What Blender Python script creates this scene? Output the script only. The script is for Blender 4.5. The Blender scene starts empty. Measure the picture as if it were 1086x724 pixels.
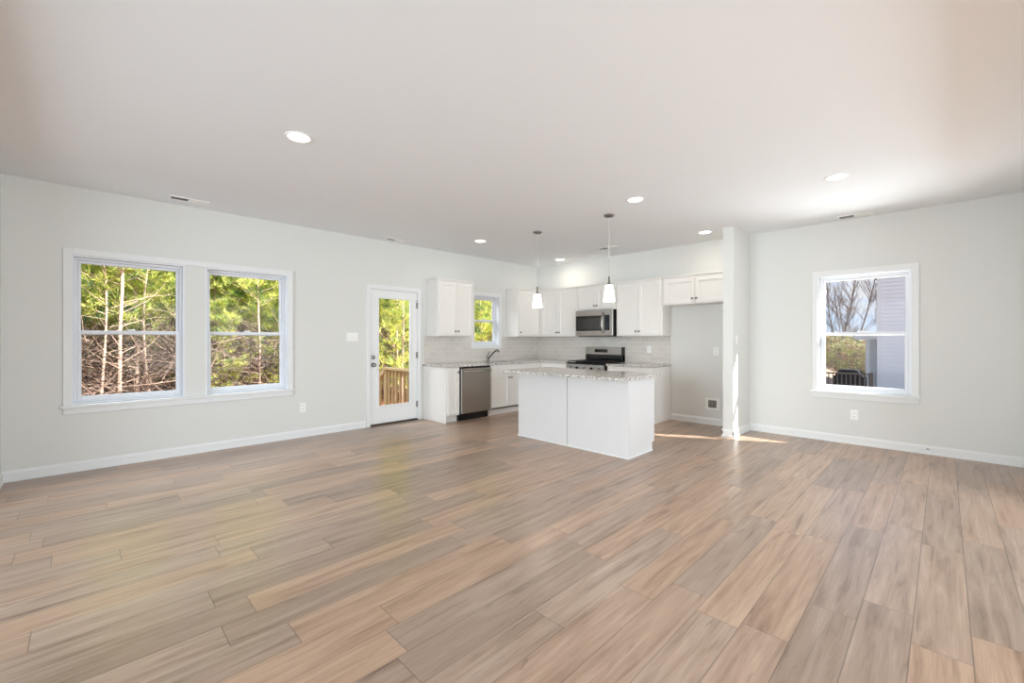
import bpy, bmesh, math, random
from mathutils import Vector, Matrix
PI = math.pi
random.seed(7)
sc = bpy.context.scene
COL = sc.collection

# ------------------------------------------------------------------ camera
F_PX, HOR = 456.0, 359.5
cam = bpy.data.cameras.new('camera'); co = bpy.data.objects.new('camera', cam); COL.objects.link(co)
cam.sensor_width = 36.0; cam.lens = 36.0 * F_PX / 1086.0
cam.shift_x = 0.0; cam.shift_y = (HOR - 362.0) / 1086.0
cam.clip_start = 0.05; cam.clip_end = 500
fx, fy = 0.7055, 0.7087
co.location = (0, 0, 1.27)
co.rotation_euler = (PI/2, math.radians(0.0), math.atan2(fy, fx) - PI/2)
sc.camera = co

# ------------------------------------------------------------------ view
sc.view_settings.view_transform = 'Standard'
sc.view_settings.look = 'None'
sc.view_settings.exposure = 0.08
sc.view_settings.gamma = 1.0
sc.view_settings.use_curve_mapping = False
sc.cycles.use_denoising = True
sc.cycles.max_bounces = 10
sc.cycles.diffuse_bounces = 6
sc.cycles.transparent_max_bounces = 16
sc.cycles.sample_clamp_indirect = 8.0
sc.cycles.caustics_reflective = False
sc.cycles.caustics_refractive = False

# ------------------------------------------------------------------ world sky with clouds
W = bpy.data.worlds.new('sky'); sc.world = W; W.use_nodes = True
nt = W.node_tree; nt.nodes.clear()
def N(t, **k):
    n = nt.nodes.new(t)
    for a, v in k.items(): setattr(n, a, v)
    return n
wo = N('ShaderNodeOutputWorld'); bg = N('ShaderNodeBackground'); tc = N('ShaderNodeTexCoord')
mp = N('ShaderNodeMapping'); mp.inputs['Scale'].default_value = (1, 1, 2.6)
no = N('ShaderNodeTexNoise'); no.inputs['Scale'].default_value = 5.0; no.inputs['Detail'].default_value = 7; no.inputs['Roughness'].default_value = 0.6
cr = N('ShaderNodeValToRGB'); cr.color_ramp.elements[0].position = 0.45; cr.color_ramp.elements[1].position = 0.60
sep = N('ShaderNodeSeparateXYZ'); gr = N('ShaderNodeValToRGB')
gr.color_ramp.elements[0].position = 0.0; gr.color_ramp.elements[0].color = (0.62, 0.74, 0.92, 1)
gr.color_ramp.elements[1].position = 0.5; gr.color_ramp.elements[1].color = (0.16, 0.34, 0.80, 1)
mx = N('ShaderNodeMix', data_type='RGBA'); mx.inputs['B'].default_value = (0.86, 0.87, 0.93, 1)
nt.links.new(tc.outputs['Generated'], mp.inputs[0]); nt.links.new(mp.outputs[0], no.inputs['Vector'])
nt.links.new(no.outputs['Fac'], cr.inputs[0]); nt.links.new(cr.outputs[0], mx.inputs['Factor'])
nt.links.new(tc.outputs['Generated'], sep.inputs[0]); nt.links.new(sep.outputs['Z'], gr.inputs[0])
nt.links.new(gr.outputs[0], mx.inputs['A']); nt.links.new(mx.outputs['Result'], bg.inputs['Color'])
bg.inputs['Strength'].default_value = 1.0
nt.links.new(bg.outputs[0], wo.inputs[0])

# ------------------------------------------------------------------ sun
SUN_DIR = Vector((0.514, -0.857, 0.75)).normalized()      # towards the sun
sl = bpy.data.lights.new('sun', 'SUN'); sl.energy = 15.0; sl.angle = math.radians(0.6); sl.color = (1.0, 0.96, 0.90)
so = bpy.data.objects.new('sun', sl); COL.objects.link(so); so.rotation_euler = SUN_DIR.to_track_quat('Z', 'Y').to_euler()

def area(name, loc, direction, sx, sy, power, color=(1, 1, 1), spread=180):
    l = bpy.data.lights.new(name, 'AREA'); l.shape = 'RECTANGLE'; l.size = sx; l.size_y = sy; l.energy = power; l.color = color; l.spread = math.radians(spread)
    o = bpy.data.objects.new(name, l); COL.objects.link(o); o.location = loc
    o.rotation_euler = (-Vector(direction)).to_track_quat('Z', 'Y').to_euler()
    return o
# area lamps added as fill, set in openings of the invented rooms behind
area('fill_west', (-3.92, 2.2, 1.35), (1, -0.04, -0.10), 4.0, 2.2, 84, (0.81, 0.925, 1.0), 95)
area('fill_west_up', (-3.90, 2.2, 1.35), (1, 0, 0.45), 4.0, 2.2, 86, (0.81, 0.925, 1.0), 180)
area('fill_south', (3.0, -3.92, 1.35), (0, 1, 0.45), 4.4, 2.2, 288, (0.81, 0.925, 1.0), 180)
area('fill_north', (1.2, 8.6, 4.6), (0, -1, -0.75), 5.0, 2.0, 340, (0.92, 0.96, 1.0))  # added fill lamp outside, above the twin window and out of view
area('fill_east', (9.0, 0.7, 4.2), (-1, 0, -0.9), 2.4, 2.0, 60, (0.92, 0.96, 1.0))  # added fill lamp high outside the right window, unseen
area('fill_east_low', (8.3, 0.7, 0.0), (-1, 0, 0.95), 2.4, 1.6, 190, (0.90, 0.96, 1.0))  # unseen lamp added below the right window to brighten the ceiling
CAN_W = 3.0
CAN_COL = (1.0, 0.90, 0.80)

# ------------------------------------------------------------------ material helpers
def rgb(r, g, b):
    f = lambda c: (c/255/12.92) if c/255 <= 0.04045 else ((c/255+0.055)/1.055)**2.4
    return (f(r), f(g), f(b), 1)
def mat(name, col, rough=0.5, metal=0.0, spec=0.5, bump=0.0, bscale=40.0, var=0.0, vscale=5.0):
    m = bpy.data.materials.new(name); m.use_nodes = True
    t = m.node_tree; b = t.nodes['Principled BSDF']
    b.inputs['Base Color'].default_value = col; b.inputs['Roughness'].default_value = rough
    b.inputs['Metallic'].default_value = metal; b.inputs['Specular IOR Level'].default_value = spec
    tcn = t.nodes.new('ShaderNodeTexCoord')
    if var > 0:
        n = t.nodes.new('ShaderNodeTexNoise'); n.inputs['Scale'].default_value = vscale; n.inputs['Detail'].default_value = 4
        t.links.new(tcn.outputs['Object'], n.inputs['Vector'])
        h = t.nodes.new('ShaderNodeMix'); h.data_type = 'RGBA'
        h.inputs['A'].default_value = tuple(c*(1-var) for c in col[:3]) + (1,)
        h.inputs['B'].default_value = tuple(min(1, c*(1+var)) for c in col[:3]) + (1,)
        t.links.new(n.outputs['Fac'], h.inputs['Factor']); t.links.new(h.outputs['Result'], b.inputs['Base Color'])
    if bump > 0:
        n = t.nodes.new('ShaderNodeTexNoise'); n.inputs['Scale'].default_value = bscale; n.inputs['Detail'].default_value = 3
        t.links.new(tcn.outputs['Object'], n.inputs['Vector'])
        bp = t.nodes.new('ShaderNodeBump'); bp.inputs['Strength'].default_value = bump; bp.inputs['Distance'].default_value = 0.01
        t.links.new(n.outputs['Fac'], bp.inputs['Height']); t.links.new(bp.outputs[0], b.inputs['Normal'])
    return m
def emit(name, col, s):
    m = bpy.data.materials.new(name); m.use_nodes = True
    b = m.node_tree.nodes['Principled BSDF']; b.inputs['Base Color'].default_value = (0.8, 0.8, 0.8, 1)
    b.inputs['Emission Color'].default_value = col; b.inputs['Emission Strength'].default_value = s
    return m
def M_(t, op, a, b=None, c=None):
    n = t.nodes.new('ShaderNodeMath'); n.operation = op
    for i, v in enumerate((a, b, c)):
        if v is None: continue
        if isinstance(v, (int, float)): n.inputs[i].default_value = v
        else: t.links.new(v, n.inputs[i])
    return n.outputs[0]

m_wall = mat('wall_paint', rgb(220, 220, 216), 0.85, bump=0.05, bscale=180, spec=0.2)
m_ceil = mat('ceiling_paint', rgb(236, 238, 240), 0.9, bump=0.05, bscale=150, spec=0.2)
m_trim = mat('trim_paint', rgb(229, 230, 229), 0.5, spec=0.3, var=0.01)
m_cab = mat('cabinet_paint', rgb(230, 227, 222), 0.35, var=0.01)
m_island = mat('island_panel_paint', rgb(219, 217, 216), 0.4, var=0.01)
m_vinyl = mat('window_vinyl', rgb(226, 229, 233), 0.45, spec=0.3, var=0.01)
m_door = mat('door_paint', rgb(232, 233, 232), 0.4, var=0.01)
m_steel = mat('brushed_steel', rgb(176, 172, 166), 0.28, 1.0, bump=0.03, bscale=300)
m_chrome = mat('satin_nickel', rgb(150, 147, 143), 0.25, 1.0, var=0.02)
m_black = mat('black_enamel', rgb(14, 14, 15), 0.25, var=0.1)
m_blackglass = mat('black_glass', rgb(16, 16, 18), 0.06, var=0.1)
m_window_dark = mat('microwave_window_glass', rgb(52, 50, 48), 0.12, var=0.1)
m_plastic = mat('white_plastic', rgb(240, 239, 235), 0.35, var=0.01)
m_dark = mat('dark_slot', rgb(70, 70, 68), 0.7, var=0.1)
m_lens = emit('lamp_lens', (1.0, 0.97, 0.92, 1), 6.0)
m_shade = emit('pendant_glass', (1.0, 0.95, 0.86, 1), 2.6)
m_cord = mat('clear_cord', rgb(205, 203, 198), 0.35, var=0.02)
m_threshold = mat('threshold_bronze', rgb(70, 60, 50), 0.5, 0.3, var=0.1)

def glass_mat():
    m = bpy.data.materials.new('window_glass'); m.use_nodes = True; t = m.node_tree; t.nodes.clear()
    o = t.nodes.new('ShaderNodeOutputMaterial'); tr = t.nodes.new('ShaderNodeBsdfTransparent'); g = t.nodes.new('ShaderNodeBsdfGlossy')
    g.inputs['Roughness'].default_value = 0.02; tr.inputs[0].default_value = (0.97, 0.98, 0.98, 1)
    lw = t.nodes.new('ShaderNodeLayerWeight'); lw.inputs[0].default_value = .5; fac = M_(t, 'ADD', M_(t, 'MULTIPLY', M_(t, 'POWER', lw.outputs['Facing'], 5.0), .3), .003)
    mx = t.nodes.new('ShaderNodeMixShader'); t.links.new(fac, mx.inputs[0]); t.links.new(tr.outputs[0], mx.inputs[1]); t.links.new(g.outputs[0], mx.inputs[2])
    t.links.new(mx.outputs[0], o.inputs[0]); return m
m_glass = glass_mat()

def plank_mat():
    m = bpy.data.materials.new('oak_plank_floor'); m.use_nodes = True; t = m.node_tree; b = t.nodes['Principled BSDF']
    tcn = t.nodes.new('ShaderNodeTexCoord'); s = t.nodes.new('ShaderNodeSeparateXYZ'); t.links.new(tcn.outputs['Object'], s.inputs[0])
    PW, PL = 0.18, 1.24
    v = M_(t, 'DIVIDE', M_(t, 'ADD', s.outputs['Y'], 20*PW - 0.278), PW)
    row = M_(t, 'FLOOR', v); fv = M_(t, 'FRACT', v)
    wn = t.nodes.new('ShaderNodeTexWhiteNoise'); wn.noise_dimensions = '1D'; t.links.new(row, wn.inputs['W'])
    u = M_(t, 'ADD', M_(t, 'DIVIDE', s.outputs['X'], PL), M_(t, 'ADD', M_(t, 'MULTIPLY', wn.outputs['Value'], 1.0), 20.0))
    colm = M_(t, 'FLOOR', u); fu = M_(t, 'FRACT', u)
    wn2 = t.nodes.new('ShaderNodeTexWhiteNoise'); wn2.noise_dimensions = '2D'
    cv = t.nodes.new('ShaderNodeCombineXYZ'); t.links.new(row, cv.inputs[0]); t.links.new(colm, cv.inputs[1]); t.links.new(cv.outputs[0], wn2.inputs['Vector'])
    # grain coordinates: stretched along the plank, shifted per plank
    gx = M_(t, 'ADD', M_(t, 'MULTIPLY', s.outputs['X'], 1.0), M_(t, 'MULTIPLY', wn2.outputs['Value'], 37.0))
    gy = M_(t, 'ADD', M_(t, 'MULTIPLY', s.outputs['Y'], 13.0), M_(t, 'MULTIPLY', wn2.outputs['Value'], 91.0))
    gc = t.nodes.new('ShaderNodeCombineXYZ'); t.links.new(gx, gc.inputs[0]); t.links.new(gy, gc.inputs[1])
    n1 = t.nodes.new('ShaderNodeTexNoise'); n1.inputs['Scale'].default_value = 1.6; n1.inputs['Detail'].default_value = 9; n1.inputs['Roughness'].default_value = 0.6; n1.inputs['Distortion'].default_value = 0.6
    t.links.new(gc.outputs[0], n1.inputs['Vector'])
    gc2 = t.nodes.new('ShaderNodeCombineXYZ'); t.links.new(M_(t, 'MULTIPLY', gx, 2.0), gc2.inputs[0]); t.links.new(M_(t, 'MULTIPLY', gy, 7.0), gc2.inputs[1])
    n2 = t.nodes.new('ShaderNodeTexNoise'); n2.inputs['Scale'].default_value = 2.0; n2.inputs['Detail'].default_value = 4; n2.inputs['Roughness'].default_value = 0.65
    t.links.new(gc2.outputs[0], n2.inputs['Vector'])
    r1 = t.nodes.new('ShaderNodeValToRGB'); e = r1.color_ramp.elements
    e[0].position = 0.25; e[0].color = rgb(112, 88, 72); e[1].position = 0.70; e[1].color = rgb(181, 158, 140)
    k = r1.color_ramp.elements.new(0.44); k.color = rgb(158, 134, 115)
    t.links.new(n1.outputs['Fac'], r1.inputs[0])
    # plank tone
    r2 = t.nodes.new('ShaderNodeValToRGB'); e = r2.color_ramp.elements
    e[0].position = 0.0; e[0].color = (0.78, 0.77, 0.77, 1); e[1].position = 1.0; e[1].color = (1.15, 1.08, 1.0, 1)
    k = r2.color_ramp.elements.new(0.45); k.color = (0.98, 0.98, 0.99, 1)
    k = r2.color_ramp.elements.new(0.7); k.color = (1.03, 0.94, 0.85, 1)
    t.links.new(wn2.outputs['Value'], r2.inputs[0])
    mu = t.nodes.new('ShaderNodeMix'); mu.data_type = 'RGBA'; mu.blend_type = 'MULTIPLY'; mu.inputs['Factor'].default_value = 1.0
    t.links.new(r1.outputs[0], mu.inputs['A']); t.links.new(r2.outputs[0], mu.inputs['B'])
    # fine grain
    fg = M_(t, 'ADD', M_(t, 'MULTIPLY', M_(t, 'SUBTRACT', n2.outputs['Fac'], 0.5), 0.62), 1.0)
    # knots / cathedral dark patches
    n3 = t.nodes.new('ShaderNodeTexNoise'); n3.inputs['Scale'].default_value = 1.1; n3.inputs['Detail'].default_value = 2; n3.inputs['Distortion'].default_value = 2.5
    gc3 = t.nodes.new('ShaderNodeCombineXYZ'); t.links.new(M_(t, 'MULTIPLY', gx, 1.6), gc3.inputs[0]); t.links.new(M_(t, 'MULTIPLY', gy, 0.8), gc3.inputs[1]); t.links.new(gc3.outputs[0], n3.inputs['Vector'])
    kn = t.nodes.new('ShaderNodeMapRange'); kn.inputs[1].default_value = 0.66; kn.inputs[2].default_value = 0.76; kn.inputs[3].default_value = 1.0; kn.inputs[4].default_value = 0.72
    t.links.new(n3.outputs['Fac'], kn.inputs[0])
    # seams
    sv = M_(t, 'MULTIPLY', M_(t, 'MINIMUM', fv, M_(t, 'SUBTRACT', 1.0, fv)), PW)
    su = M_(t, 'MULTIPLY', M_(t, 'MINIMUM', fu, M_(t, 'SUBTRACT', 1.0, fu)), PL)
    sd = M_(t, 'MINIMUM', sv, su)
    se = t.nodes.new('ShaderNodeMapRange'); se.inputs[1].default_value = 0.0008; se.inputs[2].default_value = 0.0028; se.inputs[3].default_value = 0.45; se.inputs[4].default_value = 1.0
    t.links.new(sd, se.inputs[0])
    f = M_(t, 'MULTIPLY', M_(t, 'MULTIPLY', fg, kn.outputs[0]), se.outputs[0])
    mu2 = t.nodes.new('ShaderNodeVectorMath'); mu2.operation = 'SCALE'; t.links.new(mu.outputs['Result'], mu2.inputs[0]); t.links.new(f, mu2.inputs['Scale'])
    t.links.new(mu2.outputs[0], b.inputs['Base Color'])
    rr = M_(t, 'ADD', M_(t, 'MULTIPLY', n2.outputs['Fac'], 0.12), 0.24); t.links.new(rr, b.inputs['Roughness'])
    b.inputs['Specular IOR Level'].default_value = 0.8
    bp = t.nodes.new('ShaderNodeBump'); bp.inputs['Strength'].default_value = 0.35; bp.inputs['Distance'].default_value = 0.002
    hh = M_(t, 'ADD', M_(t, 'MULTIPLY', n2.outputs['Fac'], 0.3), se.outputs[0]); t.links.new(hh, bp.inputs['Height']); t.links.new(bp.outputs[0], b.inputs['Normal'])
    return m
m_floor = plank_mat()

def granite_mat():
    m = bpy.data.materials.new('speckled_granite'); m.use_nodes = True; t = m.node_tree; b = t.nodes['Principled BSDF']
    tcn = t.nodes.new('ShaderNodeTexCoord')
    v = t.nodes.new('ShaderNodeTexVoronoi'); v.inputs['Scale'].default_value = 130; t.links.new(tcn.outputs['Object'], v.inputs['Vector'])
    n = t.nodes.new('ShaderNodeTexNoise'); n.inputs['Scale'].default_value = 26; n.inputs['Detail'].default_value = 6; n.inputs['Roughness'].default_value = 0.7
    t.links.new(tcn.outputs['Object'], n.inputs['Vector'])
    sx = t.nodes.new('ShaderNodeSeparateColor'); t.links.new(v.outputs['Color'], sx.inputs[0])
    k = M_(t, 'ADD', M_(t, 'MULTIPLY', sx.outputs[0], 0.5), M_(t, 'MULTIPLY', n.outputs['Fac'], 0.5))
    r = t.nodes.new('ShaderNodeValToRGB'); r.color_ramp.interpolation = 'CONSTANT'; e = r.color_ramp.elements
    e[0].position = 0; e[0].color = rgb(86, 82, 79); e[1].position = 0.34; e[1].color = rgb(138, 132, 126)
    for p, c in ((0.42, rgb(196, 190, 182)), (0.5, rgb(226, 223, 217)), (0.70, rgb(168, 160, 150)), (0.74, rgb(232, 230, 226))):
        q = r.color_ramp.elements.new(p); q.color = c
    t.links.new(k, r.inputs[0]); t.links.new(r.outputs[0], b.inputs['Base Color']); b.inputs['Roughness'].default_value = 0.12
    return m
m_granite = granite_mat()

def tile_mat(name, axis):
    m = bpy.data.materials.new(name); m.use_nodes = True; t = m.node_tree; b = t.nodes['Principled BSDF']
    tcn = t.nodes.new('ShaderNodeTexCoord'); s = t.nodes.new('ShaderNodeSeparateXYZ'); t.links.new(tcn.outputs['Object'], s.inputs[0])
    c = t.nodes.new('ShaderNodeCombineXYZ'); t.links.new(s.outputs[axis], c.inputs[0]); t.links.new(s.outputs['Z'], c.inputs[1])
    br = t.nodes.new('ShaderNodeTexBrick'); br.inputs['Scale'].default_value = 1.0; br.inputs['Brick Width'].default_value = 0.152; br.inputs['Row Height'].default_value = 0.076
    br.inputs['Mortar Size'].default_value = 0.0022; br.inputs['Color1'].default_value = rgb(214, 208, 200); br.inputs['Color2'].default_value = rgb(206, 199, 191); br.inputs['Mortar'].default_value = rgb(232, 229, 224)
    t.links.new(c.outputs[0], br.inputs['Vector']); t.links.new(br.outputs['Color'], b.inputs['Base Color'])
    b.inputs['Roughness'].default_value = 0.15
    n = t.nodes.new('ShaderNodeTexNoise'); n.inputs['Scale'].default_value = 14; t.links.new(tcn.outputs['Object'], n.inputs['Vector'])
    h = M_(t, 'ADD', M_(t, 'MULTIPLY', br.outputs['Fac'], -1.0), M_(t, 'MULTIPLY', n.outputs['Fac'], 0.5))
    bp = t.nodes.new('ShaderNodeBump'); bp.inputs['Strength'].default_value = 0.4; bp.inputs['Distance'].default_value = 0.004
    t.links.new(h, bp.inputs['Height']); t.links.new(bp.outputs[0], b.inputs['Normal'])
    return m

# ------------------------------------------------------------------ mesh helpers
class MB:
    def __init__(s): s.bm = bmesh.new(); s.mi = 0
    def _mi(s, faces):
        for f in faces: f.material_index = s.mi
    def box(s, x0, x1, y0, y1, z0, z1, bev=0.0):
        r = bmesh.ops.create_cube(s.bm, size=1.0)
        vs = r['verts']
        for v in vs:
            v.co = Vector(((x0+x1)/2 + v.co.x*(x1-x0), (y0+y1)/2 + v.co.y*(y1-y0), (z0+z1)/2 + v.co.z*(z1-z0)))
        fs = set(f for v in vs for f in v.link_faces); s._mi(fs)
        if bev > 0:
            es = list(set(e for v in vs for e in v.link_edges))
            rr = bmesh.ops.bevel(s.bm, geom=es, offset=bev, segments=2, affect='EDGES', profile=0.5)
            s._mi(rr['faces'])
        return s
    def prism(s, pts, axis, a0, a1):
        """extrude polygon (list of 2D points) along axis: 'x' -> pts are (y,z); 'y' -> (x,z); 'z' -> (x,y)"""
        def mk(p, a):
            if axis == 'x': return (a, p[0], p[1])
            if axis == 'y': return (p[0], a, p[1])
            return (p[0], p[1], a)
        A = [s.bm.verts.new(mk(p, a0)) for p in pts]; B = [s.bm.verts.new(mk(p, a1)) for p in pts]
        n = len(pts); fs = []
        for i in range(n): fs.append(s.bm.faces.new((A[i], A[(i+1) % n], B[(i+1) % n], B[i])))
        fs.append(s.bm.faces.new(A[::-1])); fs.append(s.bm.faces.new(B)); s._mi(fs)
        return s
    def lathe(s, prof, c=(0, 0, 0), seg=32, axis='z', smooth=True):
        rings = []
        for (r, h) in prof:
            ring = []
            for k in range(seg):
                a = 2*PI*k/seg; p = (r*math.cos(a), r*math.sin(a), h)
                if axis == 'y': p = (p[0], p[2], p[1])
                if axis == 'x': p = (p[2], p[0], p[1])
                ring.append(s.bm.verts.new((p[0]+c[0], p[1]+c[1], p[2]+c[2])))
            rings.append(ring)
        fs = []
        for i in range(len(rings)-1):
            for k in range(seg):
                fs.append(s.bm.faces.new((rings[i][k], rings[i][(k+1) % seg], rings[i+1][(k+1) % seg], rings[i+1][k])))
        if prof[0][0] > 1e-5: fs.append(s.bm.faces.new(rings[0][::-1]))
        if prof[-1][0] > 1e-5: fs.append(s.bm.faces.new(rings[-1]))
        for f in fs: f.smooth = smooth
        s._mi(fs); return s
    def tube(s, pts, rad, seg=8):
        pts = [Vector(p) for p in pts]; n = len(pts)
        if not isinstance(rad, (list, tuple)): rad = [rad]*n
        rings = []; up = Vector((0.13, 0.21, 0.97))
        for i, p in enumerate(pts):
            d = (pts[min(i+1, n-1)] - pts[max(i-1, 0)]).normalized()
            a = d.cross(up)
            if a.length < 1e-3: a = d.cross(Vector((1, 0, 0)))
            a.normalize(); b = d.cross(a)
            rings.append([s.bm.verts.new(p + a*math.cos(2*PI*k/seg)*rad[i] + b*math.sin(2*PI*k/seg)*rad[i]) for k in range(seg)])
        fs = []
        for i in range(n-1):
            for k in range(seg):
                fs.append(s.bm.faces.new((rings[i][k], rings[i][(k+1) % seg], rings[i+1][(k+1) % seg], rings[i+1][k])))
        fs.append(s.bm.faces.new(rings[0][::-1])); fs.append(s.bm.faces.new(rings[-1]))
        for f in fs: f.smooth = True
        s._mi(fs); return s
    def build(s, name, mats, parent=None, loc=None):
        bmesh.ops.recalc_face_normals(s.bm, faces=s.bm.faces)
        me = bpy.data.meshes.new(name); s.bm.to_mesh(me); s.bm.free()
        for m in (mats if isinstance(mats, (list, tuple)) else [mats]): me.materials.append(m)
        o = bpy.data.objects.new(name, me); COL.objects.link(o)
        if parent: o.parent = parent
        if loc: o.location = loc
        return o
def tag(o, label, cat, group=None, kind=None):
    o['label'] = label; o['category'] = cat
    if group: o['group'] = group
    if kind: o['kind'] = kind
    return o
def struct(o): o['kind'] = 'structure'; return o
def empty(name, loc=(0, 0, 0), rz=0.0):
    o = bpy.data.objects.new(name, None); COL.objects.link(o); o.location = loc; o.rotation_euler = (0, 0, rz); o.empty_display_size = 0.1
    return o
def copy_tree(o, parent=None):
    c = o.copy(); COL.objects.link(c)
    if parent: c.parent = parent
    for ch in list(o.children): copy_tree(ch, c)
    return c

# ------------------------------------------------------------------ room shell
XR, YL, CH = 6.60, 5.87, 2.73
XB, YN = -0.52, -0.60          # stub walls beside the camera
X0, Y0 = -4.0, -4.0            # outer walls of invented rooms behind, added to even out the light
T = 0.16
def holed_wall(name, axis, at, thick, a0, a1, z0, z1, holes, m):
    """wall in a plane; axis 'x' = plane x=const spanning y. holes: (a0,a1,z0,z1)"""
    aa = sorted(set([a0, a1] + [h[0] for h in holes] + [h[1] for h in holes])); zz = sorted(set([z0, z1] + [h[2] for h in holes] + [h[3] for h in holes]))
    b = MB()
    for i in range(len(aa)-1):
        run = None
        for j in range(len(zz)-1):
            am, zm = (aa[i]+aa[i+1])/2, (zz[j]+zz[j+1])/2
            if any(h[0] < am < h[1] and h[2] < zm < h[3] for h in holes):
                continue
            if axis == 'x': b.box(at, at+thick, aa[i], aa[i+1], zz[j], zz[j+1])
            else: b.box(aa[i], aa[i+1], at, at+thick, zz[j], zz[j+1])
    bmesh.ops.remove_doubles(b.bm, verts=b.bm.verts, dist=1e-5)
    return struct(b.build(name, m))

WIN1 = (-0.083, 0.782, 0.640, 2.078); WIN2 = (0.969, 1.83, 0.640, 2.078)
DOOR = (2.925, 3.75, 0.0, 2.02)
WIN3 = (4.89, 5.50, 1.16, 2.05)
WIN4 = (0.250, 1.130, 0.625, 2.062)
struct(MB().box(X0-.2, XR+T, Y0-.2, YL+T, -0.12, 0.0).build('floor', m_floor))
struct(MB().box(X0-.2, XR+T, Y0-.2, YL+T, CH, CH+0.15).build('ceiling', m_ceil))
holed_wall('wall_left', 'y', YL, T, X0, XR+T, 0, CH, [WIN1, WIN2, DOOR, WIN3], m_wall)
holed_wall('wall_right', 'x', XR, T, Y0, YL, 0, CH, [WIN4], m_wall)
holed_wall('wall_back', 'x', XB-0.12, 0.12, YN, YL, 0, CH, [(0.3, 5.3, 0, 2.55)], m_wall)
holed_wall('wall_near', 'y', YN-0.12, 0.12, XB-0.12, XR, 0, CH, [(0.5, 5.2, 0, 2.35), (5.66, 6.46, 0, 2.03)], m_wall)
holed_wall('wall_outer_west', 'x', X0-T, T, Y0, YL, 0, CH, [(0.2, 4.8, 0.2, 2.5)], m_wall)
holed_wall('wall_outer_south', 'y', Y0-T, T, X0, XR, 0, CH, [(0.7, 5.3, 0.2, 2.5)], m_wall)
struct(MB().box(5.94, XR, 1.92, 2.045, 0, CH).build('wall_stub', m_wall))

def base_prof(y, s):   # profile polygon for baseboard: depth along s (s=+-1), height
    return [(y, 0), (y+0.018*s, 0), (y+0.018*s, 0.020), (y+0.014*s, 0.024), (y+0.014*s, 0.076), (y+0.009*s, 0.088), (y+0.006*s, 0.098), (y, 0.098)]
def baseboard(name, axis, wall, s, a0, a1):
    return struct(MB().prism(base_prof(wall, s), 'x' if axis == 'y' else 'y', a0, a1).build(name, m_trim))
baseboard('baseboard_left', 'y', YL, -1, XB, 2.87)
baseboard('baseboard_right', 'x', XR, -1, YN, 1.92)
baseboard('baseboard_alcove', 'x', XR, -1, 2.045, 3.045)
b = MB(); b.prism(base_prof(1.92, -1), 'x', 5.94-0.014, XR); b.prism(base_prof(2.045, 1), 'x', 5.94-0.014, XR); b.prism(base_prof(5.94, -1), 'y', 1.906, 2.059)
struct(b.build('baseboard_stub', m_trim))
baseboard('baseboard_back', 'x', XB, 1, 4.95, YL)

# ------------------------------------------------------------------ windows (local: x right, y outwards from the inside face, z up)
def window(name, w, h, loc, rz, rail, sx=0.0):
    t = empty(name, loc, rz); struct(t)
    jd = 0.075
    b = MB(); j = 0.014
    b.box(0, j, 0.0, T, 0, h); b.box(w-j, w, 0.0, T, 0, h); b.box(j, w-j, 0.0, T, h-j, h); b.box(j, w-j, 0.02, T, 0, j)
    b.build('window_jamb', m_vinyl, t)
    f = 0.022
    b = MB()
    b.box(j, j+f, jd, T-.01, j, h-j, .003); b.box(w-j-f, w-j, jd, T-.01, j, h-j, .003); b.box(j+f, w-j-f, jd, T-.01, h-j-f, h-j, .003); b.box(j+f, w-j-f, jd, T-.01, j, j+f*.8, .003)
    b.build('window_frame', m_vinyl, t)
    def sash(nm, z0, z1, y, st, rt, rb):
        x0, x1 = j+f, w-j-f; b = MB()
        b.box(x0, x0+st, y, y+.03, z0, z1, .004); b.box(x1-st, x1, y, y+.03, z0, z1, .004)
        b.box(x0+st, x1-st, y, y+.03, z1-rt, z1, .004); b.box(x0+st, x1-st, y, y+.03, z0, z0+rb, .004)
        s = b.build(nm, m_vinyl, t)
        MB().box(x0+st-.003, x1-st+.003, y+.012, y+.017, z0+rb-.003, z1-rt+.003).build('window_pane', m_glass, s)
        return s
    sash('upper_sash', rail-.02, h-j-f, jd+.035, .026, .028, .032)
    s = sash('lower_sash', j+f*.8, rail+.02, jd, .030, .034, .040)
    MB().box(w/2-.03, w/2+.03, jd-.008, jd+.012, rail+.02, rail+.036, .003).build('sash_lock', m_plastic, s)
    return t
window('window_1', WIN1[1]-WIN1[0], WIN1[3]-WIN1[2], (WIN1[0], YL, WIN1[2]), 0, 1.335-WIN1[2])
window('window_2', WIN2[1]-WIN2[0], WIN2[3]-WIN2[2], (WIN2[0], YL, WIN2[2]), 0, 1.335-WIN2[2])
window('window_3', WIN3[1]-WIN3[0], WIN3[3]-WIN3[2], (WIN3[0], YL, WIN3[2]), 0, 1.60-WIN3[2])
window('window_4', WIN4[1]-WIN4[0], WIN4[3]-WIN4[2], (XR, WIN4[1], WIN4[2]), -PI/2, 1.335-WIN4[2])
def casing_rects(name, rects, parent_loc, rz, m=None):
    b = MB()
    for (x0, x1, y0, y1, z0, z1) in rects: b.box(x0, x1, y0, y1, z0, z1, 0.003)
    o = b.build(name, m or m_trim); o.location = parent_loc; o.rotation_euler = (0, 0, rz)
    return struct(o)
c = 0.058
# twin window casing, stool and apron
a0, a1, z0, z1 = WIN1[0], WIN2[1], WIN1[2], WIN1[3]
casing_rects('trim_1', [(a0-c, a0, -.018, 0, z0, z1+c), (a1, a1+c, -.018, 0, z0, z1+c), (a0, a1, -.018, 0, z1, z1+c),
    (a0-c-.015, a1+c+.015, -.045, 0.02, z0-.026, z0), (a0-c, a1+c, -.016, 0, z0-.085, z0-.026)], (0, YL, 0), 0)
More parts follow.
